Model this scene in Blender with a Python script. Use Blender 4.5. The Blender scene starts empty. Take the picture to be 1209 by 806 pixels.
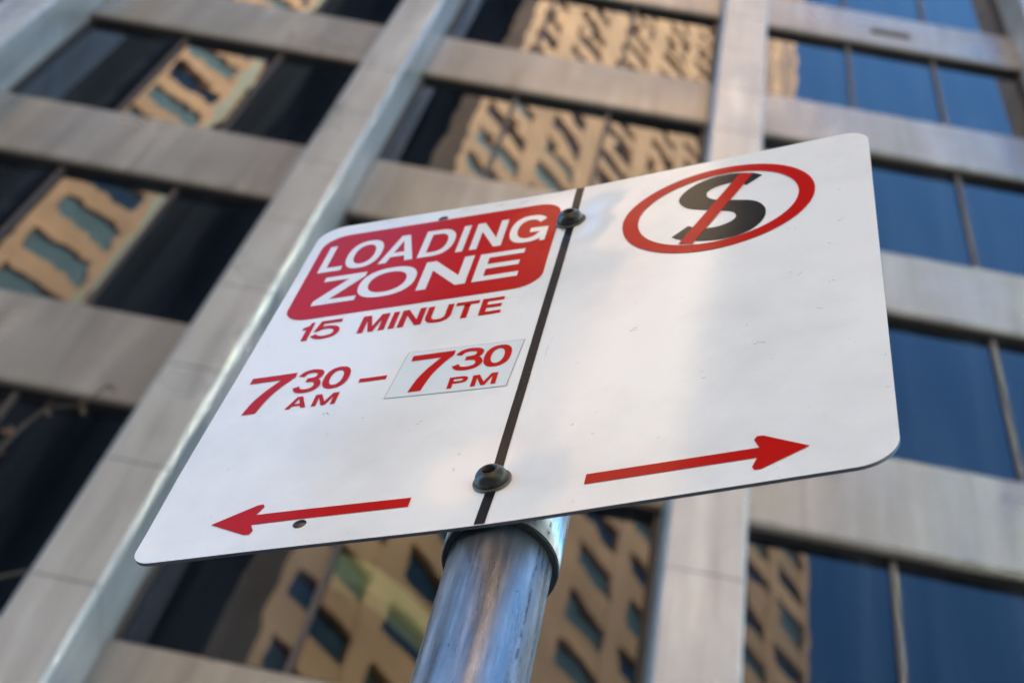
import bpy, bmesh, math, random
from mathutils import Vector, Matrix
random.seed(7)
R = math.radians
sc = bpy.context.scene
COL = sc.collection

# ------------------------------------------------------------------ camera, sky, sun, exposure
EYE = 1.55                                   # camera height above the pavement
cam = bpy.data.cameras.new('camera')
cam.sensor_width = 36.0
cam.lens = 1962.087 / 1209.0 * 36.0
cam.clip_start = 0.05
cam.clip_end = 3000.0
cam_o = bpy.data.objects.new('camera', cam)
COL.objects.link(cam_o)
YAW, PITCH, ROLL = R(6.97249), R(59.60278), R(16.65063)
cam_o.matrix_world = (Matrix.Translation((0, 0, EYE)) @ Matrix.Rotation(YAW, 4, 'Z')
                      @ Matrix.Rotation(math.pi / 2 + PITCH, 4, 'X') @ Matrix.Rotation(ROLL, 4, 'Z'))
sc.camera = cam_o
cam.dof.use_dof = True
cam.dof.focus_distance = 0.97
cam.dof.aperture_fstop = 10.0

SUN_AZ, SUN_EL = R(52.0), R(50.0)            # azimuth from +Y towards +X
world = bpy.data.worlds.new('World')
sc.world = world
world.use_nodes = True
wn = world.node_tree
sky = wn.nodes.new('ShaderNodeTexSky')
sky.sky_type = 'NISHITA'
sky.sun_disc = False
sky.sun_elevation = SUN_EL
sky.sun_rotation = SUN_AZ
sky.ozone_density = 10.0
sky.dust_density = 0.0
wn.links.new(sky.outputs[0], wn.nodes['Background'].inputs['Color'])
wn.nodes['Background'].inputs["Strength"].default_value = 0.14
sun = bpy.data.lights.new('sun', 'SUN')
sun.energy = 5.0
sun.angle = R(0.5)
sun.color = (1.0, 0.93, 0.83)
sun_o = bpy.data.objects.new('sun', sun)
COL.objects.link(sun_o)
sd = Vector((math.sin(SUN_AZ) * math.cos(SUN_EL), math.cos(SUN_AZ) * math.cos(SUN_EL), math.sin(SUN_EL)))
sun_o.rotation_euler = sd.to_track_quat('Z', 'Y').to_euler()
sc.cycles.blur_glossy = 0.0                   # keep the sun glints thrown by the added mirror panes
sc.cycles.sample_clamp_indirect = 0.0
vs = sc.view_settings
vs.view_transform = 'Standard'
vs.look = 'None'
vs.gamma = 1.0
vs.exposure = 2.29
vs.use_white_balance = True
vs.white_balance_temperature = 6550
vs.white_balance_tint = -10


# ------------------------------------------------------------------ helpers
def link_obj(name, me, mat=None, parent=None, loc=None):
    o = bpy.data.objects.new(name, me)
    COL.objects.link(o)
    if me is not None and mat is not None and len(me.materials) == 0:
        me.materials.append(mat)
    if parent is not None:
        o.parent = parent
    if loc is not None:
        o.location = loc
    return o


def tag(o, label=None, cat=None, group=None, kind=None):
    if label: o['label'] = label
    if cat: o['category'] = cat
    if group: o['group'] = group
    if kind: o['kind'] = kind
    return o


def thing(name, label, cat, loc=(0, 0, 0), rz=0.0, group=None):
    o = link_obj(name, None, loc=loc)
    o.rotation_euler = (0, 0, rz)
    return tag(o, label, cat, group)


class MB:
    """collects boxes and prisms into one bmesh"""
    def __init__(self):
        self.bm = bmesh.new()

    def box(self, x0, x1, y0, y1, z0, z1, chamfer=0.0):
        if chamfer > 0:
            c = chamfer                      # chamfered front (low y) vertical edges
            self.prism([(x0, y1), (x0, y0 + c), (x0 + c, y0), (x1 - c, y0), (x1, y0 + c), (x1, y1)], z0, z1)
            return
        self.prism([(x0, y0), (x1, y0), (x1, y1), (x0, y1)], z0, z1)

    def prism(self, pts, z0, z1):
        bm = self.bm
        a = [bm.verts.new((x, y, z0)) for x, y in pts]
        b = [bm.verts.new((x, y, z1)) for x, y in pts]
        n = len(pts)
        bm.faces.new(a[::-1]); bm.faces.new(b)
        for i in range(n):
            j = (i + 1) % n
            bm.faces.new((a[i], a[j], b[j], b[i]))

    def prism_x(self, pts, x0, x1):
        """profile pts in (y, z) swept along x"""
        bm = self.bm
        a = [bm.verts.new((x0, y, z)) for y, z in pts]
        b = [bm.verts.new((x1, y, z)) for y, z in pts]
        n = len(pts)
        bm.faces.new(a); bm.faces.new(b[::-1])
        for i in range(n):
            j = (i + 1) % n
            bm.faces.new((a[j], a[i], b[i], b[j]))

    def tube(self, pts, radii, n=10, cap=True):
        bm = self.bm
        rings = []
        for i, p in enumerate(pts):
            p = Vector(p)
            d = (Vector(pts[min(i + 1, len(pts) - 1)]) - Vector(pts[max(i - 1, 0)])).normalized()
            u = d.cross(Vector((0.31, 0.2, 0.93)))
            if u.length < 1e-3: u = d.cross(Vector((1, 0, 0)))
            u.normalize(); w = d.cross(u)
            rings.append([bm.verts.new(p + (u * math.cos(2 * math.pi * k / n) + w * math.sin(2 * math.pi * k / n)) * radii[i]) for k in range(n)])
        for r0, r1 in zip(rings, rings[1:]):
            for k in range(n):
                bm.faces.new((r0[k], r0[(k + 1) % n], r1[(k + 1) % n], r1[k]))
        if cap:
            bm.faces.new(rings[0][::-1]); bm.faces.new(rings[-1])

    def lathe(self, prof, n=48, close=False):
        """profile (r, z) round the z axis"""
        bm = self.bm
        rings = []
        for r, z in prof:
            if r < 1e-7:
                rings.append([bm.verts.new((0, 0, z))])
            else:
                rings.append([bm.verts.new((r * math.cos(2 * math.pi * k / n), r * math.sin(2 * math.pi * k / n), z)) for k in range(n)])
        seq = list(zip(rings, rings[1:]))
        if close: seq.append((rings[-1], rings[0]))
        for r0, r1 in seq:
            for k in range(n):
                j = (k + 1) % n
                if len(r0) == 1 and len(r1) == 1: continue
                if len(r0) == 1: bm.faces.new((r0[0], r1[j], r1[k]))
                elif len(r1) == 1: bm.faces.new((r0[k], r0[j], r1[0]))
                else: bm.faces.new((r0[k], r0[j], r1[j], r1[k]))

    def mesh(self, name, smooth=False):
        bmesh.ops.recalc_face_normals(self.bm, faces=self.bm.faces[:])
        me = bpy.data.meshes.new(name)
        self.bm.to_mesh(me)
        self.bm.free()
        if smooth:
            for f in me.polygons: f.use_smooth = True
        return me

    def build(self, name, mat, parent=None, loc=None, smooth=False):
        return link_obj(name, self.mesh(name, smooth), mat, parent, loc)


# ------------------------------------------------------------------ materials
def new_mat(name):
    m = bpy.data.materials.new(name)
    m.use_nodes = True
    nt = m.node_tree
    return m, nt, nt.nodes['Principled BSDF']


def N(nt, kind, **kw):
    n = nt.nodes.new(kind)
    for k, v in kw.items():
        if k.startswith('i_'):
            key = k[2:].replace('_', ' ')
            n.inputs[int(key) if key.isdigit() else key].default_value = v
        else:
            setattr(n, k, v)
    return n


def coords(nt, scale=(1, 1, 1), rot=(0, 0, 0)):
    tc = N(nt, 'ShaderNodeTexCoord')
    mp = N(nt, 'ShaderNodeMapping')
    mp.inputs['Scale'].default_value = scale
    mp.inputs['Rotation'].default_value = rot
    nt.links.new(tc.outputs['Object'], mp.inputs['Vector'])
    return mp.outputs['Vector']


def noise(nt, vec, scale, detail=4, rough=0.55, dist=0.0):
    n = N(nt, 'ShaderNodeTexNoise')
    n.inputs['Scale'].default_value = scale
    n.inputs['Detail'].default_value = detail
    n.inputs['Roughness'].default_value = rough
    n.inputs['Distortion'].default_value = dist
    nt.links.new(vec, n.inputs['Vector'])
    return n.outputs['Fac']


def ramp(nt, fac, stops):
    r = N(nt, 'ShaderNodeValToRGB')
    e = r.color_ramp.elements
    e[0].position, e[1].position = stops[0][0], stops[-1][0]
    for s in stops[1:-1]: e.new(s[0])
    for el, s in zip(e, stops):
        c = s[1]
        el.color = (c, c, c, 1) if isinstance(c, (int, float)) else (*c, 1)
    nt.links.new(fac, r.inputs['Fac'])
    return r.outputs['Color']


def mix(nt, fac, a, b, mode='MIX'):
    m = N(nt, 'ShaderNodeMix', data_type='RGBA', blend_type=mode)
    for sock, v in ((m.inputs[0], fac), (m.inputs[6], a), (m.inputs[7], b)):
        if isinstance(v, (int, float)): sock.default_value = v
        elif isinstance(v, tuple): sock.default_value = (*v, 1) if len(v) == 3 else v
        else: nt.links.new(v, sock)
    return m.outputs[2]


def bump(nt, bsdf, h, strength, dist):
    b = N(nt, 'ShaderNodeBump')
    b.inputs['Strength'].default_value = strength
    b.inputs['Distance'].default_value = dist
    nt.links.new(h, b.inputs['Height'])
    nt.links.new(b.outputs['Normal'], bsdf.inputs['Normal'])


def simple(name, col, rough=0.5, metal=0.0, var=0.12, scale=6.0, ior=1.5, bmp=0.0):
    m, nt, b = new_mat(name)
    v = coords(nt)
    f = noise(nt, v, scale)
    lo = tuple(c * (1 - var) for c in col); hi = tuple(min(1, c * (1 + var)) for c in col)
    nt.links.new(ramp(nt, f, [(0.3, lo), (0.7, hi)]), b.inputs['Base Color'])
    b.inputs['Roughness'].default_value = rough
    b.inputs['Metallic'].default_value = metal
    b.inputs['IOR'].default_value = ior
    if bmp: bump(nt, b, noise(nt, v, scale * 6), 0.4, bmp)
    return m


def mat_cladding(name, tint):
    """weathered satin stone/metal panels with rain streaks and painted-in patches of reflected sun"""
    m, nt, b = new_mat(name)
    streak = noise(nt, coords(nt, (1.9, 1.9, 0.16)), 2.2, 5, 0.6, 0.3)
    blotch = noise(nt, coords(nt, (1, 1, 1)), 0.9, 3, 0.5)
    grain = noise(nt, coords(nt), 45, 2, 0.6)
    c = ramp(nt, streak, [(0.32, tuple(t * 0.42 for t in tint)), (0.46, tuple(t * 0.85 for t in tint)), (0.56, tint), (0.68, tuple(min(1, t * 1.5) for t in tint))])  # dark end is rain staining, bright end paints in reflected sun patches
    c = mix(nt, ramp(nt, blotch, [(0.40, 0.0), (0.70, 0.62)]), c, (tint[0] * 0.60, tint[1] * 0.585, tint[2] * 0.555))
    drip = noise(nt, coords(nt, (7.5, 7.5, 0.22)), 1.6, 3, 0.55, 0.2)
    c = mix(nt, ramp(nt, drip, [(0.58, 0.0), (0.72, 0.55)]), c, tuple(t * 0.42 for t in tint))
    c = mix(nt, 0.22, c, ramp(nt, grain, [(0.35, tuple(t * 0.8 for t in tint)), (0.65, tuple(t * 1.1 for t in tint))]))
    nt.links.new(c, b.inputs['Base Color'])
    nt.links.new(ramp(nt, blotch, [(0.3, 0.24), (0.7, 0.42)]), b.inputs['Roughness'])
    b.inputs['IOR'].default_value = 1.6
    b.inputs['Metallic'].default_value = 0.12
    bump(nt, b, noise(nt, coords(nt, (1, 1, 0.5)), 3.0, 2, 0.5), 0.5, 0.01)
    return m


def mat_facade_glass(name):
    m, nt, b = new_mat(name)
    film = noise(nt, coords(nt, (3.0, 1, 0.12)), 1.6, 3, 0.5, 0.2)
    nt.links.new(ramp(nt, film, [(0.42, (0.003, 0.004, 0.007)), (0.75, (0.014, 0.019, 0.028))]), b.inputs['Base Color'])
    b.inputs['Roughness'].default_value = 0.0
    b.inputs['IOR'].default_value = 1.45
    b.inputs['Specular Tint'].default_value = (0.64, 0.82, 1.0, 1)
    w = noise(nt, coords(nt, (1, 1, 0.6)), 1.7, 2, 0.45, 0.2)
    bump(nt, b, w, 1.0, 0.0020)
    return m


M = {}
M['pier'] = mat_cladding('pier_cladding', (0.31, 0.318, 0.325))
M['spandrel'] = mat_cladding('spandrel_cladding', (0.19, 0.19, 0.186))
M['glass'] = mat_facade_glass('tinted_facade_glass')
def mat_clear(name):
    m, nt, b = new_mat(name)
    nt.nodes.remove(b)
    out = nt.nodes['Material Output']
    w = noise(nt, coords(nt, (1, 1, 0.6)), 1.7, 2, 0.45, 0.2)
    bp = N(nt, 'ShaderNodeBump'); bp.inputs['Strength'].default_value = 1.0; bp.inputs['Distance'].default_value = 0.002
    nt.links.new(w, bp.inputs['Height'])
    fr = N(nt, 'ShaderNodeFresnel'); fr.inputs['IOR'].default_value = 1.45
    nt.links.new(bp.outputs['Normal'], fr.inputs['Normal'])
    tr = N(nt, 'ShaderNodeBsdfTransparent'); tr.inputs['Color'].default_value = (0.50, 0.54, 0.47, 1)
    gl = N(nt, 'ShaderNodeBsdfGlossy'); gl.inputs['Roughness'].default_value = 0.0
    gl.inputs['Color'].default_value = (0.85, 0.94, 1.0, 1)
    nt.links.new(bp.outputs['Normal'], gl.inputs['Normal'])
    mx = N(nt, 'ShaderNodeMixShader')
    ge = N(nt, 'ShaderNodeNewGeometry')          # reflect at the outer face only
    sb = N(nt, 'ShaderNodeMath', operation='SUBTRACT'); sb.inputs[0].default_value = 1.0
    nt.links.new(ge.outputs['Backfacing'], sb.inputs[1])
    ml = N(nt, 'ShaderNodeMath', operation='MULTIPLY')
    nt.links.new(sb.outputs[0], ml.inputs[0]); nt.links.new(fr.outputs[0], ml.inputs[1])
    nt.links.new(ml.outputs[0], mx.inputs[0]); nt.links.new(tr.outputs[0], mx.inputs[1]); nt.links.new(gl.outputs[0], mx.inputs[2])
    nt.links.new(mx.outputs[0], out.inputs['Surface'])
    return m


M['clear'] = mat_clear('clear_facade_glass')
m_, nt_, b_ = new_mat('ceiling_lamp')
b_.inputs['Base Color'].default_value = (0.6, 0.55, 0.4, 1)
b_.inputs['Emission Color'].default_value = (1.0, 0.88, 0.62, 1)
b_.inputs['Emission Strength'].default_value = 0.038
M['lamp'] = m_
M['gasket_shade'] = simple('black_gasket_and_shade', (0.012, 0.011, 0.011), 0.6)  # window frame rubber, also the painted shade under the post clamps
M['mullion'] = simple('bronze_mullion', (0.035, 0.029, 0.028), 0.6, 0.0)
M['core'] = simple('dark_core', (0.05, 0.05, 0.05), 0.8)
M['tan'] = simple('tan_concrete', (0.62, 0.315, 0.16), 0.85, 0, 0.22, 0.35)
M['cream'] = simple('cream_stone', (0.55, 0.46, 0.32), 0.8, 0, 0.1, 0.5)
M['teal1'] = simple('blue_window_glass', (0.024, 0.040, 0.055), 0.12, 0, 0.2, 0.4, 1.6)
M['teal2'] = simple('teal_window_blind', (0.085, 0.128, 0.128), 0.3, 0, 0.2, 0.4, 1.5)
M['teal3'] = simple('dark_window_glass', (0.01, 0.02, 0.028), 0.1, 0, 0.2, 0.4, 1.6)
M['dull_pane'] = simple('dull_pane_finish', (0.09, 0.10, 0.105), 0.7, 0, 0.2, 0.4)  # dull panes of the added reflector block, kept free of glints
M['darkglass'] = simple('black_tower_glass', (0.008, 0.009, 0.012), 0.9, 0, 0.3, 0.1, 1.15)
M['asphalt'] = simple('asphalt', (0.05, 0.05, 0.052), 0.9, 0, 0.25, 9, 1.5, 0.01)
M['paving'] = simple('pavement_stone', (0.30, 0.29, 0.275), 0.85, 0, 0.15, 2.5, 1.5, 0.005)
M['kerb'] = simple('kerb_stone', (0.27, 0.26, 0.25), 0.85, 0, 0.15, 4)
M['paint'] = simple('road_paint', (0.75, 0.75, 0.72), 0.7, 0, 0.08, 5)
M['bark'] = simple('bark', (0.03, 0.02, 0.013), 0.9, 0, 0.35, 14, 1.5, 0.02)
M['leaf'] = simple('dry_leaf', (0.07, 0.035, 0.014), 0.7, 0, 0.3, 20)


def mat_sheeting(name, col, spec=0.5, rough=0.16, dirt=0.35):
    """retroreflective sheeting: glossy, faintly pebbled, a little grime and scuffs"""
    m, nt, b = new_mat(name)
    v = coords(nt)
    big = noise(nt, v, 9, 5, 0.6)
    c = mix(nt, ramp(nt, big, [(0.45, 0.0), (0.85, dirt)]), col, tuple(x * 0.72 for x in col))
    sp = noise(nt, v, 160, 2, 0.5)
    c = mix(nt, ramp(nt, sp, [(0.735, 0.0), (0.80, 0.5)]), c, tuple(x * 0.45 for x in col))
    sc_ = noise(nt, coords(nt, (260, 40, 22), (0.0, 0.0, 0.0)), 1.0, 2, 0.5, 0.6)
    c = mix(nt, ramp(nt, sc_, [(0.765, 0.0), (0.80, 0.35)]), c, tuple(x * 0.55 for x in col))
    nt.links.new(c, b.inputs['Base Color'])
    b.inputs['Roughness'].default_value = rough * 0.6
    b.inputs['Specular IOR Level'].default_value = spec
    h = noise(nt, v, 420, 2, 0.5)
    h2 = noise(nt, v, 22, 3, 0.5)
    add = N(nt, 'ShaderNodeMath', operation='MULTIPLY_ADD')
    nt.links.new(h2, add.inputs[0]); add.inputs[1].default_value = 3.0
    nt.links.new(h, add.inputs[2])
    bump(nt, b, add.outputs[0], 0.35, 0.0001)
    return m


M['white'] = mat_sheeting('white_sheeting', (0.85, 0.86, 0.85), 0.5, 0.15, 0.7)
M['red'] = mat_sheeting('red_vinyl', (0.47, 0.010, 0.010), 0.06, 0.2, 0.45)
M['whiteink'] = mat_sheeting('white_lettering', (0.80, 0.80, 0.79), 0.5, 0.2, 0.1)
M['black'] = mat_sheeting('black_vinyl', (0.013, 0.015, 0.02), 0.12, 0.22, 0.2)
M['sticker'] = mat_sheeting('sticker_vinyl', (0.74, 0.80, 0.82), 0.6, 0.12, 0.1)
M['line'] = simple('sticker_edge', (0.12, 0.12, 0.13), 0.6)
M['scuff'] = simple('scuff', (0.22, 0.22, 0.22), 0.6)
M['alu'] = simple('weathered_aluminium', (0.10, 0.10, 0.11), 0.6, 0.3)


def mat_galv():
    m, nt, b = new_mat('galvanised_steel')
    tc = N(nt, 'ShaderNodeTexCoord')
    v = coords(nt, (1, 1, 0.07))
    st = noise(nt, v, 90, 5, 0.65)
    bl = noise(nt, coords(nt, (1, 1, 0.45)), 24, 4, 0.6)
    c = ramp(nt, st, [(0.3, (0.20, 0.20, 0.20)), (0.5, (0.42, 0.425, 0.43)), (0.72, (0.74, 0.74, 0.74))])
    c = mix(nt, ramp(nt, bl, [(0.52, 0.0), (0.8, 0.55)]), c, (0.27, 0.265, 0.26))
    sp_ = N(nt, 'ShaderNodeTexVoronoi'); sp_.inputs['Scale'].default_value = 170.0
    nt.links.new(coords(nt, (1, 1, 0.6)), sp_.inputs['Vector'])
    bw = N(nt, 'ShaderNodeRGBToBW'); nt.links.new(sp_.outputs['Color'], bw.inputs[0])
    c = mix(nt, 0.16, c, ramp(nt, bw.outputs[0], [(0.2, 0.55), (0.8, 1.25)]), 'MULTIPLY')
    pits = noise(nt, coords(nt, (1, 1, 0.5)), 330, 2, 0.6)
    c = mix(nt, ramp(nt, pits, [(0.69, 0.0), (0.75, 0.8)]), c, (0.10, 0.095, 0.09))
    # weld seam: pitted dark line down the tube
    sx = N(nt, 'ShaderNodeSeparateXYZ'); nt.links.new(tc.outputs['Object'], sx.inputs[0])
    at = N(nt, 'ShaderNodeMath', operation='ARCTAN2')
    nt.links.new(sx.outputs[1], at.inputs[0]); nt.links.new(sx.outputs[0], at.inputs[1])
    df = N(nt, 'ShaderNodeMath', operation='SUBTRACT'); nt.links.new(at.outputs[0], df.inputs[0]); df.inputs[1].default_value = R(-45)
    ab = N(nt, 'ShaderNodeMath', operation='ABSOLUTE'); nt.links.new(df.outputs[0], ab.inputs[0])
    seam = ramp(nt, ab.outputs[0], [(0.0, 1.0), (0.055, 0.0)])
    sp = ramp(nt, noise(nt, coords(nt, (1, 1, 0.6)), 260, 3, 0.7), [(0.5, 0.0), (0.56, 1.0)])
    mm = N(nt, 'ShaderNodeMath', operation='MULTIPLY'); nt.links.new(seam, mm.inputs[0]); nt.links.new(sp, mm.inputs[1])
    c = mix(nt, mm.outputs[0], c, (0.05, 0.05, 0.055))
    nt.links.new(c, b.inputs['Base Color'])
    b.inputs['Metallic'].default_value = 0.85
    nt.links.new(ramp(nt, st, [(0.3, 0.22), (0.75, 0.42)]), b.inputs['Roughness'])
    bump(nt, b, st, 0.25, 0.0003)
    return m


M['galv'] = mat_galv()
M['bronze'] = simple('darkened_bronze', (0.05, 0.049, 0.04), 0.30, 0.6, 0.35, 90, 1.5)
M['washer'] = simple('dull_washer', (0.13, 0.125, 0.105), 0.45, 0.6, 0.3, 90)

# ------------------------------------------------------------------ ground
def sheet(name, x0, x1, y0, y1, z, mat):
    b = MB(); bm = b.bm
    bm.faces.new([bm.verts.new(q) for q in ((x0, y0, z), (x1, y0, z), (x1, y1, z), (x0, y1, z))])
    o = b.build(name, mat)
    return tag(o, kind='structure')


sheet('ground', -900, 900, -900, 900, -0.14, M['paving'])
road = sheet('road', -300, 300, -10.5, -1.0, -0.13, M['asphalt'])
b = MB(); b.box(-300, 300, -0.8, 9.0, -0.139, 0.0)
tag(b.build('pavement', M['paving']), kind='structure')
b = MB(); b.box(-300, 300, -1.0, -0.803, -0.128, 0.004)
tag(b.build('kerb', M['kerb']), kind='structure')
b = MB(); b.box(-300, 300, -14.5, -10.7, -0.139, 0.0)
b.build('pavement', M['paving']).__setitem__('kind', 'structure')
b = MB()
for i in range(-24, 24): 
    bm = b.bm
    bm.faces.new([bm.verts.new(q) for q in ((i * 6, -5.8, -0.126), (i * 6 + 3, -5.8, -0.126), (i * 6 + 3, -5.68, -0.126), (i * 6, -5.68, -0.126))])
tag(b.build('road_marking', M['paint']), kind='structure')

# ------------------------------------------------------------------ the office building behind the sign
YP, YS, YG = 6.20, 6.684, 6.78               # pier front, spandrel front, glass
piers = [(-14.20, -13.70), (-10.55, -10.05), (-6.79, -6.32), (-3.035, -2.605), (0.535, 1.055), (4.34, 4.83), (7.95, 8.45), (11.6, 12.1)]
TOPS = [EYE + 7.24 + 3.6 * k for k in range(-2, 8)]   # top of each spandrel band
SPH = 1.2
H_B = TOPS[-1] + 0.4

office = thing('office_building', 'grey office building with vertical piers, spandrel bands and dark mirror glass behind the sign', 'building', (0, 0, 0))
b = MB(); b.box(-14.0, 12.0, 7.2, 26.0, 0.0, H_B)
b.build('wall', M['core'], office)
for (x0, x1) in piers:
    b = MB()
    z = 0.0
    PJ = EYE + 7.10                          # a panel joint height
    zs = [0.0] + [q for q in (PJ + 1.2 * k for k in range(-8, 40)) if 0.3 < q < H_B] + [H_B]
    for z0, z1 in zip(zs, zs[1:]):
        b.box(x0, x1, YP, 7.195, z0 + 0.006, z1 - 0.006, 0.022)
    b.box(x0 + 0.03, x1 - 0.03, YP + 0.03, 7.19, 0.002, H_B - 0.01)
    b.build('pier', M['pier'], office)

bays = list(zip(piers, piers[1:]))
for bi, ((_, xa), (xb, _)) in enumerate(bays):
    for k, zt in enumerate(TOPS):
        b = MB()
        z0, z1 = zt - SPH, zt
        prof = [(7.19, z0), (YS + 0.02, z0), (YS, z0 + 0.03), (YS - 0.004, z0 + 0.5), (YS, z1 - 0.03), (YS + 0.025, z1), (7.19, z1)]
        b.prism_x(prof, xa + 0.004, xb - 0.004)
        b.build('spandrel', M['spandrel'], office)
    for k, zt in enumerate(TOPS[:-1]):
        z0, z1 = zt, TOPS[k + 1] - SPH
        w = MB()
        w.box(xa + 0.003, xb - 0.003, YS + 0.025, YG + 0.03, z1 - 0.05, z1 - 0.003)      # head
        w.box(xa + 0.003, xb - 0.003, YS + 0.045, YG + 0.03, z0 + 0.003, z0 + 0.035)     # sill gasket
        w.box(xa + 0.003, xa + 0.045, YS + 0.05, YG + 0.03, z0 + 0.037, z1 - 0.052)
        w.box(xb - 0.045, xb - 0.003, YS + 0.05, YG + 0.03, z0 + 0.037, z1 - 0.052)
        fr = w.build('window', M['gasket_shade'], office)
        gx0, gx1 = xa + 0.047, xb - 0.047
        third = (gx1 - gx0) / 3
        for j in range(3):
            p0, p1 = gx0 + third * j, gx0 + third * (j + 1)
            g = MB(); bm = g.bm
            hx, hz = (p1 - p0) / 2 - 0.004, (z1 - z0 - 0.09) / 2
            g.box(-hx, hx, 0, 0.012, -hz, hz)
            pane = g.build('pane', M['clear'] if (bi, k, j) == (3, 2, 1) else M['glass'], fr, ((p0 + p1) / 2, YG, (z0 + z1) / 2 - 0.006))
            pane.rotation_euler = (R(random.uniform(-.3, .3)), 0, R(random.uniform(-.35, .35)))
            if j:
                mu = MB(); mu.box(p0 - 0.021, p0 + 0.021, YG - 0.035, YG - 0.002, z0 + 0.038, z1 - 0.053)
                mu.build('mullion', M['mullion'], fr)
# ventilation slot in one band of the right-hand bay
b = MB()
b.box(2.46, 2.96, YS - 0.022, YS + 0.01, EYE + 20.83, EYE + 20.99)
b.build('vent_slot', M['gasket_shade'], office)
# one room with its ceiling light on, seen through the clear pane
b = MB()
lit = [(-1.55, 10.28), (-1.28, 10.20), (-1.02, 10.00), (-0.74, 9.72), (-0.74, 9.50), (-1.02, 9.74), (-1.26, 9.95), (-1.55, 10.05)]
a_ = [b.bm.verts.new((x, 6.93, z)) for x, z in lit]; c_ = [b.bm.verts.new((x, 7.05, z)) for x, z in lit]
b.bm.faces.new(a_); b.bm.faces.new(c_[::-1])
for i in range(len(lit)):
    j = (i + 1) % len(lit); b.bm.faces.new((a_[i], c_[i], c_[j], a_[j]))
b.build('ceiling_light', M['lamp'], office)
# ------------------------------------------------------------------ buildings across the street (seen only in the glass)
def real(x, yv):                              # virtual (mirrored) plan position -> real plan position
    return (x, 2 * YG - yv)


def facade_on_line(P0, P1, root, z0, z1, floor_h, win_h, win_ref, cols, mat_wall, proud=0.35, skip=None, indiv=(0, 0), wall_name='wall', dense=None):
    """a wall from virtual plan point P0 to P1 (left to right as seen), columns given as (s0, s1) metres along it"""
    A, B = Vector(real(*P0)), Vector(real(*P1))
    d = (B - A); L = d.length; d.normalize()
    nrm = Vector((d.y, -d.x))
    if nrm.dot(-A) < 0: nrm = -nrm            # towards the street
    wall = MB()
    def slab(mb, s0, s1, o0, o1, za, zb):
        q = [A + d * s0 + nrm * o0, A + d * s1 + nrm * o0, A + d * s1 + nrm * o1, A + d * s0 + nrm * o1]
        mb.prism([(v.x, v.y) for v in q], za, zb)
    # pilasters between the columns, full height
    edges = [0.0]
    for s0, s1 in cols: edges += [s0, s1]
    edges.append(L)
    for i in range(0, len(edges), 2):
        slab(wall, edges[i], edges[i + 1], -0.6, proud, z0, z1)
    rows = []
    k0 = math.ceil((z0 - win_ref) / floor_h) + 1
    k = k0
    zc = win_ref + k0 * floor_h
    while zc < z1 - 1.0:
        rows.append(zc); zc += floor_h
    rest = MB()
    for s0, s1 in cols:
        prev = z0
        for zt in rows:
            slab(wall, s0 - 0.01, s1 + 0.01, -0.6, proud - 0.06, prev, zt - win_h)
            prev = zt
        slab(wall, s0 - 0.01, s1 + 0.01, -0.6, proud - 0.06, prev, z1)
    for ci, (s0, s1) in enumerate(cols):
        for zt in rows:
            if dense and s0 > dense[0] and zt > dense[1]:
                slab(wall, s0 - 0.02, s1 + 0.02, proud - 0.6, proud - 0.07, zt - win_h - 0.1, zt + 0.1)
                for q in range(2):
                    for e_ in range(3):
                        a_ = s0 + 0.12 + e_ * (s1 - s0) / 3
                        slab(rest, a_, a_ + 0.52, 0.0, proud - 0.03, zt - win_h + 0.1 + q * 1.65 - 0.8, zt - win_h + 0.95 + q * 1.65 - 0.8)
                continue
            if indiv[0] <= zt < indiv[1]:
                w = MB(); slab(w, s0 + 0.02, s1 - 0.02, -0.3, 0.05, zt - win_h + 0.02, zt - 0.02)
                w.build('window', random.choice([M['teal2'], M['teal2'], M['teal1'], M['teal2'], M['teal3']]), root)
            else:
                slab(rest, s0 + 0.02, s1 - 0.02, -0.3, 0.05, zt - win_h + 0.02, zt - 0.02)
    w_o = wall.build(wall_name, mat_wall, root)
    if len(rest.bm.verts):
        o = rest.build('upper_window', M['teal1'], root); o['kind'] = 'stuff'
    else:
        rest.bm.free()
    return w_o


tower = thing('office_tower', 'tall tan concrete office tower with blue windows reflected in the mirror glass', 'building')
t2 = lambda t: (0.682 * t, 43.0 + 0.731 * t)
T0, T1 = -13.1, 18.9
rights = [-10.07, -6.3, -2.4, 1.6, 5.1, 11.0, 14.66, 18.3]
cols = [(r - 2.55 - T0, r - T0) for r in rights]
PA, PB = t2(T0), t2(T1)
facade_on_line(PA, PB, tower, EYE - 1.0, 200.0, 3.3, 1.65, EYE + 57.5, cols, M['tan'], indiv=(46, 86), dense=(19.0, 131.0))
# body of the tower: side walls and core
A, Bv = Vector(real(*PA)), Vector(real(*PB))
dd = (Bv - A).normalized(); nn = Vector((dd.y, -dd.x))
if nn.dot(-A) < 0: nn = -nn
q = [A - nn * 0.61, Bv - nn * 0.61, Bv - nn * 1.6, A - nn * 1.6]
b = MB(); b.prism([(v.x, v.y) for v in q], 0, 199.5)
b.build('core', M['tan'], tower)

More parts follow.
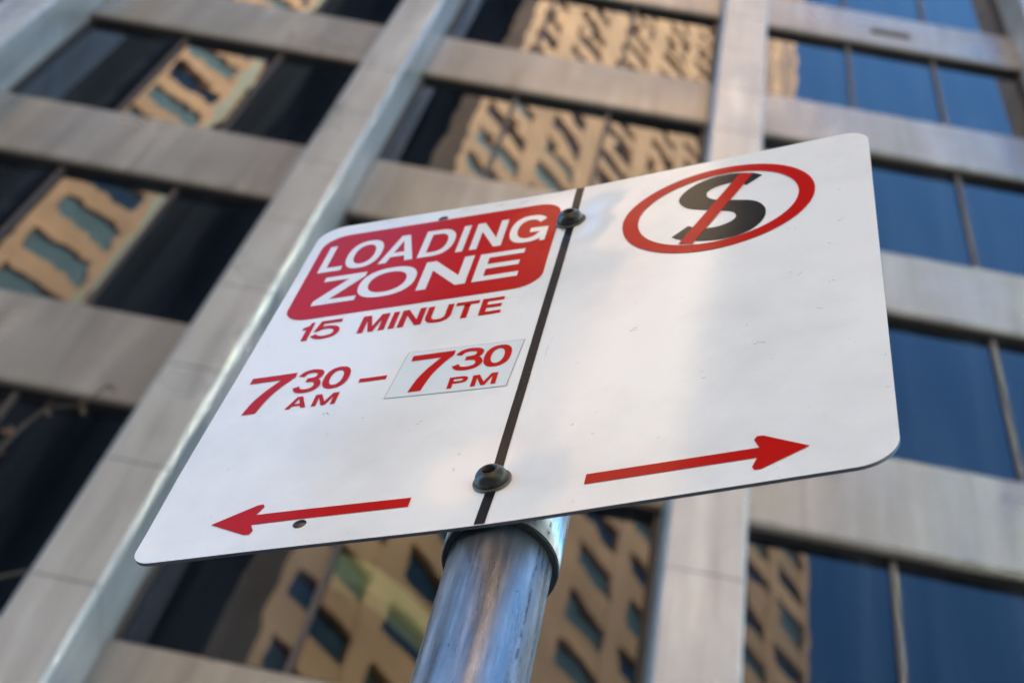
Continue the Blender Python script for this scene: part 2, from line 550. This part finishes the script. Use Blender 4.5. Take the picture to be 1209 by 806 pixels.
# slim tan tower further left
def at_az(az, dist): return (math.sin(R(az)) * dist, math.cos(R(az)) * dist)
slim = thing('slim_tower', 'slim tan tower with one column of wide windows and a cream corner pilaster', 'building')
S0, S1 = at_az(-37.9, 50.4), at_az(-32.2, 50.0)
Ls = (Vector(S0) - Vector(S1)).length
facade_on_line(S0, S1, slim, EYE - 1.0, 140.0, 4.12, 2.3, EYE + 72.2, [(0.65, Ls - 0.9)], M['tan'], indiv=(46, 115))
A2, B2 = Vector(real(*S0)), Vector(real(*S1))
d2 = (B2 - A2).normalized(); n2 = Vector((d2.y, -d2.x))
if n2.dot(-A2) < 0: n2 = -n2
q = [A2 - n2 * 0.61, B2 - n2 * 0.61, B2 - n2 * 2.6, A2 - n2 * 2.6]
b = MB(); b.prism([(v.x, v.y) for v in q], 0, 139.5); b.build('core', M['tan'], slim)
q = [B2 - d2 * 0.55 - n2 * 0.2 + n2 * 0.56, B2 - d2 * 0.05 + n2 * 0.56, B2 - d2 * 0.05 + n2 * 0.36, B2 - d2 * 0.55 + n2 * 0.36]
b = MB(); b.prism([(v.x, v.y) for v in q], 0.5, 139.8); b.build('corner_pilaster', M['cream'], slim)

# black glass block filling the gap behind the two tan towers
dark = thing('dark_glass_tower', 'black glass tower block standing in shade behind the tan towers', 'building')
q = [real(*at_az(-13.5, 56)), real(*at_az(-45.5, 56)), real(*at_az(-45.5, 80)), real(*at_az(-13.5, 70))]
b = MB(); b.prism(q, 0, 190.0); b.build('wall', M['darkglass'], dark)

# added unseen block at right: bounces sun and throws glints onto the facade
M['render'] = simple('pale_bounce_wall', (0.78, 0.77, 0.75), 0.9, 0, 0.06, 0.4)
m_, nt_, b_ = new_mat('glint_mirror')
b_.inputs['Base Color'].default_value = (0.85, 0.825, 0.78, 1)
b_.inputs['Metallic'].default_value = 1.0
b_.inputs['Roughness'].default_value = 0.16
M['glint'] = m_
pale = thing('sun_reflector_block', 'added out-of-view pale block with mirror panes reflecting sun onto the facade', 'building')
b = MB(); b.box(22.6, 50.0, -32.0, -15.0, 0.0, 74.0); b.build('wall', M['render'], pale)
b = MB(); b.box(22.4, 50.2, -32.2, -14.8, 74.003, 74.6); b.build('parapet', M['render'], pale)
rw = random.Random(5)
GLINT_PANES = {(1, 3), (2, 3), (2, 5), (2, 6), (3, 3), (3, 5)}   # panes mirrored to throw sun glints at the facade
for i in range(10):
    for k in range(9):
        hx, hz = 0.9, 1.2
        b = MB(); b.box(-hx, hx, -0.05, 0.0, -hz, hz)
        w_ = b.build('window', M['glint'] if ((i, k) in GLINT_PANES) else M['dull_pane'], pale, (25.0 + 2.7 * i, -14.93, 42.8 + 3.5 * k))  # added panes: mirrors throw the glints, the rest stay dull
        w_.rotation_euler = (R(rw.uniform(-.6, .6)), 0, R(rw.uniform(-.6, .6)))

# ------------------------------------------------------------------ the parking sign on its post
OX, OY, OZ = -0.05290328, 0.54202233, 0.73044463 + EYE
YL, YR = -0.36566, -0.41345
U0, U1, NU = -0.30, 0.30, 1200
DU = (U1 - U0) / NU
def yaw_at(u, w=0.06):
    t = min(1, max(0, (u + w) / (2 * w))); t = t * t * (3 - 2 * t)
    return YL + (YR - YL) * t
_xs, _ys = [0.0], [0.0]
for i in range(NU):
    ym = yaw_at(U0 + (i + .5) * DU)
    _xs.append(_xs[-1] + math.cos(ym) * DU); _ys.append(_ys[-1] + math.sin(ym) * DU)
_mx, _my = _xs[NU // 2], _ys[NU // 2]
BOLTS = [(0.0033, 0.3905), (-0.0018, 0.0435)]
DENTS = [(0.0033, 0.3905, 0.020, -0.0016), (-0.0018, 0.0435, 0.018, -0.0014),
         (0.028, 0.400, 0.013, 0.0014), (0.036, 0.368, 0.018, 0.0014), (0.020, 0.34, 0.03, -0.0006),
         (0.15, 0.22, 0.10, 0.0012), (-0.16, 0.10, 0.07, 0.0010), (-0.19, 0.03, 0.035, -0.0007)]
def spt(u, v, off=0.0):
    """sign coordinates in metres (u right, v up) to the world, off metres proud of the face"""
    f = (u - U0) / DU; i = int(min(NU - 1, max(0, f))); f -= i
    x = _xs[i] + (_xs[i + 1] - _xs[i]) * f - _mx; y = _ys[i] + (_ys[i + 1] - _ys[i]) * f - _my
    yw = yaw_at(u)
    for du, dv, s, a in DENTS:
        off += a * math.exp(-((u - du) ** 2 + (v - dv) ** 2) / (2 * s * s))
    return Vector((OX + x + math.sin(yw) * off, OY + y - math.cos(yw) * off, OZ + v))


def spline(pts, n=8, closed=False):
    out = []
    m = len(pts)
    rng = range(m if closed else m - 1)
    for i in rng:
        g = lambda k: pts[k % m] if closed else pts[min(max(k, 0), m - 1)]
        p0, p1, p2, p3 = g(i - 1), g(i), g(i + 1), g(i + 2)
        for s in range(n):
            t = s / n
            out.append(tuple(0.5 * ((2 * p1[c]) + (-p0[c] + p2[c]) * t + (2 * p0[c] - 5 * p1[c] + 4 * p2[c] - p3[c]) * t * t
                                    + (-p0[c] + 3 * p1[c] - 3 * p2[c] + p3[c]) * t ** 3) for c in (0, 1)))
    if not closed: out.append(pts[-1])
    return out


def rrect(u0, u1, v0, v1, r, n=10):
    out = []
    for cx_, cy_, a0 in ((u1 - r, v1 - r, 0), (u0 + r, v1 - r, 90), (u0 + r, v0 + r, 180), (u1 - r, v0 + r, 270)):
        for i in range(n + 1):
            a = R(a0 + 90 * i / n)
            out.append((cx_ + r * math.cos(a), cy_ + r * math.sin(a)))
    return out


def circle(cu, cv, r, n=64): return [(cu + r * math.cos(2 * math.pi * i / n), cv + r * math.sin(2 * math.pi * i / n)) for i in range(n)]


def fill(loops):
    """even-odd filled flat bmesh from loops given in millimetres"""
    cu = bpy.data.curves.new('outline', 'CURVE')
    cu.dimensions = '2D'; cu.fill_mode = 'BOTH'
    for lp in loops:
        s = cu.splines.new('POLY'); s.points.add(len(lp) - 1)
        for p, q in zip(s.points, lp): p.co = (q[0], q[1], 0, 1)
        s.use_cyclic_u = True
    o = bpy.data.objects.new('outline', cu)
    COL.objects.link(o)
    dg = bpy.context.evaluated_depsgraph_get(); dg.update()
    me = bpy.data.meshes.new_from_object(o.evaluated_get(dg))
    bpy.data.objects.remove(o); bpy.data.curves.remove(cu)
    bm = bmesh.new(); bm.from_mesh(me); bpy.data.meshes.remove(me)
    bmesh.ops.remove_doubles(bm, verts=bm.verts[:], dist=0.001)
    return bm


def grid_cut(bm, stepu, stepv):
    us = [v.co.x for v in bm.verts]; vs_ = [v.co.y for v in bm.verts]
    for lo, hi, st, nrm in ((min(us), max(us), stepu, (1, 0, 0)), (min(vs_), max(vs_), stepv, (0, 1, 0))):
        c = math.floor(lo / st) * st + st
        while c < hi:
            bmesh.ops.bisect_plane(bm, geom=bm.verts[:] + bm.edges[:] + bm.faces[:], plane_co=Vector(nrm) * c, plane_no=nrm, dist=1e-4)
            c += st


def decal(name, glyphs, mat, parent, lift=0.30, step=9.0):
    """flat markings following the bent face; glyphs: list of (loops, extra lift) in mm"""
    allb = bmesh.new()
    for g in glyphs:
        loops, ex = g if isinstance(g, tuple) else (g, 0.0)
        bm = fill(loops)
        grid_cut(bm, step, step)
        for v in bm.verts:
            v.co = spt(v.co.x / 1000, v.co.y / 1000, (lift + ex) / 1000)
        me = bpy.data.meshes.new('t'); bm.to_mesh(me); bm.free()
        allb.from_mesh(me); bpy.data.meshes.remove(me)
    yw = (YL + YR) / 2
    fn = Vector((math.sin(yw), -math.cos(yw), 0))
    for f in allb.faces:
        f.normal_update()
        if f.normal.dot(fn) < 0: f.normal_flip()
        f.smooth = True
    me = bpy.data.meshes.new(name); allb.to_mesh(me); allb.free()
    return link_obj(name, me, mat, parent)


# --- glyphs, drawn in the unit box: a = stem width / box width, c = bar height / box height
def sup(cx_, cy_, rx, ry, a0, a1, n=28, e=2.35):
    out = []
    for i in range(n + 1):
        t = R(a0 + (a1 - a0) * i / n); ct, st_ = math.cos(t), math.sin(t)
        out.append((cx_ + rx * math.copysign(abs(ct) ** (2 / e), ct), cy_ + ry * math.copysign(abs(st_) ** (2 / e), st_)))
    return out


def stroke(path, w):
    L_, R_ = [], []
    for i, p in enumerate(path):
        q0, q1 = path[max(i - 1, 0)], path[min(i + 1, len(path) - 1)]
        dx, dy = q1[0] - q0[0], q1[1] - q0[1]; l = math.hypot(dx, dy) or 1
        L_.append((p[0] - dy / l * w / 2, p[1] + dx / l * w / 2)); R_.append((p[0] + dy / l * w / 2, p[1] - dx / l * w / 2))
    return L_ + R_[::-1]


def glyph(ch, x0, x1, y0, y1, sw, sh):
    """returns list of (loops, lift) in mm"""
    W, H = x1 - x0, y1 - y0
    a, c = sw / W, sh / H
    T = lambda lp: [(x0 + W * x, y0 + H * y) for x, y in lp]
    def one(*loops): return [([T(l) for l in loops], 0.0)]
    if ch == 'L': return one([(0, 0), (1, 0), (1, c), (a, c), (a, 1), (0, 1)])
    if ch in 'I-': return one([(0, 0), (1, 0), (1, 1), (0, 1)])
    if ch == 'E': return one([(0, 0), (1, 0), (1, c), (a, c), (a, .51 - c / 2), (.95, .51 - c / 2), (.95, .51 + c / 2), (a, .51 + c / 2), (a, 1 - c), (1, 1 - c), (1, 1), (0, 1)])
    if ch == 'T': return one([(.5 - a / 2, 0), (.5 + a / 2, 0), (.5 + a / 2, 1 - c), (1, 1 - c), (1, 1), (0, 1), (0, 1 - c), (.5 - a / 2, 1 - c)])
    if ch == 'N': return one([(0, 0), (a, 0), (a, .66), (1 - a, 0), (1, 0), (1, 1), (1 - a, 1), (1 - a, .34), (a, 1), (0, 1)])
    if ch == 'M': return one([(0, 0), (a, 0), (a, .70), (.5 - a * .42, 0), (.5 + a * .42, 0), (1 - a, .70), (1 - a, 0), (1, 0), (1, 1), (1 - a * 1.35, 1), (.5, .32), (a * 1.35, 1), (0, 1)])
    if ch == 'A':
        yt = .80; k = 1.12 * a; xi = lambda y: k + (.5 - k) * y / yt
        return one([(0, 0), (k, 0), (xi(.20), .20), (1 - xi(.20), .20), (1 - k, 0), (1, 0), (.5 + a * .58, 1), (.5 - a * .58, 1)],
                   [(xi(.20 + c), .20 + c), (1 - xi(.20 + c), .20 + c), (.5, yt)])
    if ch == 'Z': return one([(0, 0), (1, 0), (1, c), (.36, c), (1, 1 - c * .95), (1, 1), (.02, 1), (.02, 1 - c), (.63, 1 - c), (0, c * .95)])
    if ch in 'O0': return one(sup(.5, .5, .5, .5, 0, 360, 56)[:-1], sup(.5, .5, .5 - a, .5 - c, 0, 360, 56, 2.2)[:-1])
    if ch == 'D': return one([(0, 0)] + sup(.42, .5, .58, .5, -90, 90) + [(0, 1)], [(a, c)] + sup(.42, .5, .58 - a, .5 - c, -90, 90) + [(a, 1 - c)])
    if ch == 'G': return one(sup(.5, .5, .5, .5, 40, 308, 40) + [(.86, .12), (.87, 0), (1, 0), (1, .53), (.54, .53), (.54, .53 - c), (1 - a * .95, .53 - c)] + sup(.5, .5, .5 - a, .5 - c, -38, -322, 40, 2.2))
    if ch == 'U': return one([(0, 1)] + sup(.5, .40, .5, .40, 180, 360) + [(1, 1), (1 - a, 1)] + sup(.5, .40, .5 - a, .40 - c, 0, -180) + [(a, 1)])
    if ch == 'P': return one([(0, 0), (a, 0), (a, .40)] + sup(.58, .70, .42, .30, -90, 90) + [(0, 1)], [(a, .40 + c)] + sup(.58, .70, .42 - a, .30 - c, -90, 90) + [(a, 1 - c)])
    if ch == '1': return one([(1 - a, 0), (1, 0), (1, 1), (1 - a * .6, 1), (.55, .84), (0, .76), (0, .61), (1 - a, .66)])
    if ch == '7': return one([(0, 1), (1, 1), (1, .875)] + spline([(1, .875), (.80, .66), (.62, .38), (.50, .0)], 6)[1:] + [(.20, 0)] + spline([(.20, 0), (.30, .32), (.46, .58), (.70, .85)], 6)[1:] + [(0, .85)])
    if ch == '5':
        w = (sw + sh) / 2
        bowl = spline([(.12, .50), (.30, .60), (.55, .615), (.80, .53), (.895, .34), (.80, .15), (.52, .078), (.25, .12), (.07, .26)], 6)
        top = [(.94, 1), (.16, 1), (.035, .44), (.22, .44), (.31, 1 - c), (.94, 1 - c)]
        return [([stroke(T(bowl), w)], 0.0), ([T(top)], 0.06)]
    if ch == '3':
        w = (sw + sh) / 2
        hw, hh = sw / W / 2, sh / H / 2
        up = spline([(.05, .74), (.18, .89), (.46, .945), (.78, .88), (.86, .74), (.74, .59), (.36, .545)], 6)
        lo = spline([(.36, .535), (.76, .49), (.92, .29), (.80, .11), (.48, .055), (.18, .11), (.04, .27)], 6)
        return [([stroke(T(up), w)], 0.0), ([stroke(T(lo), w)], 0.06)]
    raise KeyError(ch)


def text(items, sw, sh):
    out = []
    for ch, x0, x1, y0, y1 in items: out += glyph(ch, x0, x1, y0, y1, sw, sh)
    return out


sign = thing('parking_sign', 'white and red loading zone parking sign bolted to a galvanised steel post', 'sign', (-0.0407, 0.5743, 0.0))
inv = Matrix.Translation((0.0407, -0.5743, 0.0))

# sheet with its two small punched holes
def corner(cx_, cy_, r, a0): return [(cx_ + r * math.cos(R(a0 + 9 * i)), cy_ + r * math.sin(R(a0 + 9 * i))) for i in range(11)]
bm = fill([corner(226 - 20, 450 - 20, 20, 0) + corner(-209.5 + 22, 450 - 22, 22, 90) + corner(-213.2 + 13, 13, 13, 180) + corner(226 - 23, 23, 23, 270), circle(-105, 434.0, 4.0, 24), circle(-113.2, 21.8, 4.2, 24)])
grid_cut(bm, 9.0, 9.0)
TH = 2.2
bm.normal_update()
front = bm.faces[:]
vm = {}
bverts = {}
for v in bm.verts[:]:
    bverts[v] = bm.verts.new((v.co.x, v.co.y, -TH))
newf = []
for f in front: newf.append(bm.faces.new([bverts[v] for v in f.verts][::-1]))
for e in [e for e in bm.edges if len([f for f in e.link_faces if f in set(front)]) == 1 and e.verts[0] in bverts and e.verts[1] in bverts]:
    v0, v1 = e.verts
    bm.faces.new((v0, v1, bverts[v1], bverts[v0]))
for v in bm.verts: v.co = spt(v.co.x / 1000, v.co.y / 1000, v.co.z / 1000)
bmesh.ops.recalc_face_normals(bm, faces=bm.faces[:])
for e in bm.edges:
    if len(e.link_faces) == 2 and e.calc_face_angle(0) > 0.6: e.smooth = False
me = bpy.data.meshes.new('sign_panel'); bm.to_mesh(me); bm.free()
me.materials.append(M['white']); me.materials.append(M['alu'])
yw = (YL + YR) / 2
FN = Vector((math.sin(yw), -math.cos(yw), 0))
for f in me.polygons:
    d_ = f.normal.dot(FN)
    f.material_index = 0 if d_ > 0.5 else 1
    f.use_smooth = abs(d_) > 0.5
panel = link_obj('sign_panel', me)

# graphics
cl = [(-2.2, 0.6), (-1.0, 40.0), (0.2, 85.0), (1.3, 143.0), (3.2, 293.0), (4.4, 449.4)]
decal('dividing_line', [[[(u - 3.15, v) for u, v in cl] + [(u + 3.15, v) for u, v in cl[::-1]]]], M['black'], panel)
decal('red_background', [[rrect(-201, -7, 288.6, 430.6, 20)]], M['red'], panel, 0.25)
HEAD = [('L', -193, -174.2, 365.3, 411.2), ('O', -173.8, -145.4, 364.5, 412.0), ('A', -144.2, -116.4, 365.3, 411.4), ('D', -113.0, -87.0, 365.3, 411.6),
        ('I', -82.9, -77.3, 365.3, 411.0), ('N', -72.0, -47.4, 365.3, 411.2), ('G', -43.2, -13.8, 364.4, 411.6)]
HEAD2 = [('Z', -183.2, -149.6, 309.0, 354.8), ('O', -151.0, -106.6, 308.2, 355.4), ('N', -102.4, -65.2, 309.0, 354.6), ('E', -60.3, -26.4, 309.0, 353.8)]
decal('heading_lettering', text(HEAD, 5.8, 7.4) + text(HEAD2, 7.6, 7.4), M['whiteink'], panel, 0.5)
MIN = [('1', -179.4, -171.9, 254.4, 281.4), ('5', -170.2, -149.6, 254.2, 281.6), ('M', -134.6, -114.5, 254.4, 279.3), ('I', -111.7, -107.3, 254.4, 279.1), ('N', -104.9, -87.6, 254.4, 279.6),
       ('U', -85.8, -67.0, 254.0, 279.0), ('T', -65.3, -48.3, 254.4, 279.0), ('E', -46.2, -30.3, 254.6, 279.0)]
decal('duration_lettering', text(MIN, 4.5, 4.6), M['red'], panel, 0.3)
AM = text([('7', -198, -165.2, 157.8, 207.5)], 8, 7.5) + text([('3', -161.4, -144.6, 178.3, 208.4), ('0', -142.8, -124.4, 178.6, 207.6)], 4.6, 4.8) \
    + text([('A', -161, -146.3, 157.7, 172.9), ('M', -142.5, -126.0, 157.3, 172.2), ('-', -115.6, -96.4, 181.6, 186.5)], 3.2, 2.9)
decal('start_time_lettering', AM, M['red'], panel, 0.3)
stk = [(-87.2, 214.2), (-6.4, 209.5), (-10.1, 151.0), (-91.6, 155.4)]
grow = lambda q, e: [(q[0][0] - e, q[0][1] + e), (q[1][0] + e, q[1][1] + e), (q[2][0] + e, q[2][1] - e), (q[3][0] - e, q[3][1] - e)]
decal('sticker', [[stk]], M['sticker'], panel, 0.32)
decal('sticker_edge', [[grow(stk, 0.35), grow(stk, 0.0)]], M['line'], panel, 0.28)
PM = text([('7', -82.8, -53.2, 159.0, 208.0)], 8, 7.5) + text([('3', -50.6, -32.4, 179.4, 207.2), ('0', -31.2, -12.6, 178.0, 206.4)], 4.8, 4.8) \
    + text([('P', -50.4, -37.6, 156.8, 171.0), ('M', -34.6, -17.8, 155.6, 169.8)], 3.3, 2.9)
decal('end_time_lettering', PM, M['red'], panel, 0.5)
LA = [(-171.6, 31.8), (-146.0, 46.4), (-142.6, 46.8), (-141.2, 44.0), (-144.3, 36.4), (-48.5, 35.7), (-48.7, 26.7), (-144.6, 26.6), (-141.6, 20.2), (-143.0, 16.8), (-146.4, 17.0)]
RA = [(179.2, 27.2), (154.0, 44.6), (150.4, 45.0), (148.8, 41.8), (151.8, 33.2), (54.8, 34.4), (54.5, 24.6), (150.8, 23.6), (148.2, 15.2), (149.4, 12.2), (153.0, 12.0)]
decal('arrow', [[LA]], M['red'], panel, 0.3)
decal('arrow', [[RA]], M['red'], panel, 0.3)

S_PTS = [(147.9, 403.3), (136.3, 390.8), (129.3, 398.9), (122.5, 400.6), (114.4, 399.0), (108.5, 394.0), (107.0, 388.2), (108.6, 381.6), (114.0, 375.1), (122.2, 370.6), (130.2, 367.0), (140.9, 361.3), (147.6, 352.8), (151.3, 340.3), (149.9, 325.8), (143.2, 313.5), (133.2, 306.9), (121.9, 305.3), (109.0, 308.0), (97.1, 313.5), (89.7, 318.9), (84.8, 324.6), (96.1, 338.4), (102.7, 331.5), (109.4, 328.2), (118.5, 327.8), (126.1, 331.4), (130.1, 337.1), (129.6, 343.4), (126.2, 349.0), (117.4, 354.6), (103.9, 362.2), (94.1, 369.3), (88.9, 377.5), (86.5, 385.7), (87.5, 394.3), (92.8, 404.6), (101.4, 413.0), (112.2, 417.6), (121.9, 417.6), (131.6, 415.2), (141.3, 410.0)]
S_LOOP = [S_PTS[0]] + spline(S_PTS[1:22], 4) + spline(S_PTS[22:] + [S_PTS[0]], 4)[:-1]
decal('stop_letter', [[S_LOOP]], M['black'], panel, 0.3)
decal('prohibition_ring', [[circle(116.2, 361.6, 69.9, 96), circle(116.2, 361.6, 58.4, 96)]], M['red'], panel, 0.42)
decal('prohibition_slash', [[[(130.6, 414.0), (141.2, 410.5), (100.8, 306.5), (90.6, 311.0)]]], M['red'], panel, 0.5)

# dome security nuts
DOME = [(0.0, 2.8), (3.6, 2.8), (4.0, 3.2), (4.0, 8.9), (4.5, 9.3), (5.6, 9.0), (7.2, 8.0), (8.6, 6.5), (9.5, 4.6), (9.85, 2.9), (9.9, 1.75)]
WASH = [(0.0, 0.35), (11.3, 0.35), (11.6, 0.6), (11.6, 1.5), (11.2, 1.9), (0.0, 1.6)]
for bu, bv in BOLTS:
    c = spt(bu, bv, 0.0)
    yw = yaw_at(bu)
    rot = Matrix(((math.cos(yw), 0, math.sin(yw), c.x), (math.sin(yw), 0, -math.cos(yw), c.y), (0, 1, 0, c.z), (0, 0, 0, 1)))
    # columns: right, up, outward
    b = MB(); b.lathe([(r / 1000, z / 1000) for r, z in DOME], 40)
    b.bm.transform(rot)
    nut = b.build('bolt', M['bronze'], None, smooth=True)
    b = MB(); b.lathe([(r / 1000, z / 1000) for r, z in WASH], 40)
    b.bm.transform(rot)
    wsh = b.build('washer', M['washer'], nut)
    nut.parent = sign; nut.matrix_parent_inverse = inv
panel.parent = sign; panel.matrix_parent_inverse = inv

# galvanised post, its cap and the two saddle clamps
PR = 0.0294
b = MB()
b.lathe([(PR, 0.002), (PR, OZ + 0.425), (PR - 0.003, OZ + 0.428), (0.0, OZ + 0.428)], 64)
post = b.build('post', M['galv'], sign, smooth=True)
for z0, z1 in ((OZ + 0.0095, OZ + 0.072), (OZ + 0.360, OZ + 0.420)):
    b = MB()
    ro, ri = 0.0334, PR + 0.0002
    b.lathe([(ri, z0), (ro, z0), (ro, z1), (ri, z1)], 64, close=True)
    cl_ = b.build('clamp', M['galv'], sign)
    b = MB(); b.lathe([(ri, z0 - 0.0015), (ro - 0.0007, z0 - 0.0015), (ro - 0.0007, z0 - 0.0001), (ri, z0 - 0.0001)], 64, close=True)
    b.build('underside_shade', M['gasket_shade'], cl_)  # black ring stands in for the shade under the clamp
    for f in cl_.data.polygons: f.use_smooth = abs(f.normal.z) < 0.5
b = MB(); b.lathe([(0.0, 0.02), (PR + 0.03, 0.02), (PR + 0.045, 0.006), (PR + 0.045, 0.0), (0.0, 0.0)], 40)
b.build('base_collar', M['galv'], sign)


# scuffs and short scratches on the face
rs = random.Random(11)
marks = []
for (u, v, l, a) in [(-128, 146, 7, -50), (-98, 132, 3, 20), (-60, 120, 3.5, 10), (-120, 118, 2, 0), (70, 196, 5, 25), (196, 268, 4, -15), (201, 300, 5, -30), (176, 230, 4, -20), (150, 150, 5, -25),
                     (58, 420, 2.5, 10), (170, 300, 3, 12), (205, 352, 4, -60), (188, 180, 4, -20), (92, 60, 3, 0), (40, 90, 3, 40), (-30, 60, 2.5, 30), (-180, 90, 3, 20), (-90, 446, 9, 3), (-60, 443, 7, -3), (-40, 440, 12, 5), (-150, 444, 8, 2), (120, 120, 3, -10), (195, 212, 3, -35)]:
    n_ = 3
    for q in range(n_ if l > 4 else 2):
        u0, v0 = u + rs.uniform(-3, 3), v + rs.uniform(-2, 2)
        ang = R(a + rs.uniform(-12, 12)); ll = l * rs.uniform(.5, 1.0)
        dx, dy = math.cos(ang) * ll / 2, math.sin(ang) * ll / 2
        w_ = rs.uniform(.3, .65)
        nx, ny = -math.sin(ang) * w_ / 2, math.cos(ang) * w_ / 2
        marks.append(([[(u0 - dx, v0 - dy), (u0 + nx, v0 + ny), (u0 + dx, v0 + dy), (u0 - nx, v0 - ny)]], q * 0.03))
decal('scuff_marks', marks, M['scuff'], panel, 0.12)['kind'] = 'stuff'

# ------------------------------------------------------------------ street tree whose twigs reach in at the left
tree = thing('street_tree', 'almost bare street tree with a few brown leaves at the left edge', 'tree', (-3.9, 3.7, 0.0))
tinv = Matrix.Translation((3.9, -3.7, 0.0))
b = MB()
b.tube([(-3.9, 3.7, 0.0), (-3.92, 3.72, 1.6), (-3.86, 3.76, 3.2), (-3.8, 3.8, 4.6), (-3.75, 3.82, 5.6)], [0.15, 0.12, 0.105, 0.085, 0.055], 14)
tr = b.build('trunk', M['bark'], tree, smooth=True); tr.matrix_parent_inverse = tinv
BR = [[(-3.8, 3.8, 4.6), (-3.2, 3.9, 5.6), (-2.62, 3.98, 6.35), (-2.36, 4.0, 6.78), (-2.335, 4.0, 7.0), (-2.30, 4.0, 7.16), (-2.17, 4.0, 7.22), (-2.12, 4.0, 7.42)],
      [(-3.2, 3.9, 5.6), (-2.6, 4.0, 5.8), (-2.15, 4.0, 5.98), (-1.95, 4.0, 6.14)],
      [(-3.75, 3.82, 5.6), (-3.85, 3.7, 6.6), (-4.1, 3.6, 7.5)],
      [(-3.8, 3.8, 4.9), (-4.5, 3.6, 5.8), (-5.1, 3.5, 6.6)],
      [(-3.82, 3.78, 4.2), (-4.2, 3.1, 5.0), (-4.6, 2.4, 5.7)]]
for pts in BR:
    n_ = len(pts)
    b = MB(); b.tube(pts, [0.016 * (1 - i / n_) + 0.002 for i in range(n_)], 8)
    q = b.build('branch', M['bark'], tree, smooth=True); q.matrix_parent_inverse = tinv
b = MB()
for (x, y, z) in [(-2.34, 4.0, 6.93), (-2.35, 4.01, 6.80), (-2.31, 4.0, 7.17), (-2.17, 4.0, 7.21), (-2.13, 4.0, 7.41), (-4.1, 3.6, 7.4), (-5.0, 3.5, 6.5), (-4.6, 2.4, 5.6), (-3.87, 3.7, 6.7), (-4.4, 3.6, 5.7)]:
    for q in range(2):
        a1, a2 = rs.uniform(0, 6.28), rs.uniform(-.6, .6)
        ux = Vector((math.cos(a1), math.sin(a1), a2)).normalized(); uz = Vector((rs.uniform(-.5, .5), rs.uniform(-.5, .5), 1)); uz = (uz - ux * uz.dot(ux)).normalized()
        o_ = Vector((x, y, z)); L_ = rs.uniform(.04, .07)
        vv = [b.bm.verts.new(o_ + ux * L_ * p_ + uz * L_ * w_) for p_, w_ in ((0, 0), (.35, .28), (.75, .2), (1.1, 0), (.75, -.2), (.35, -.28))]
        b.bm.faces.new(vv)
lf = b.build('leaves', M['leaf'], tree); lf.matrix_parent_inverse = tinv
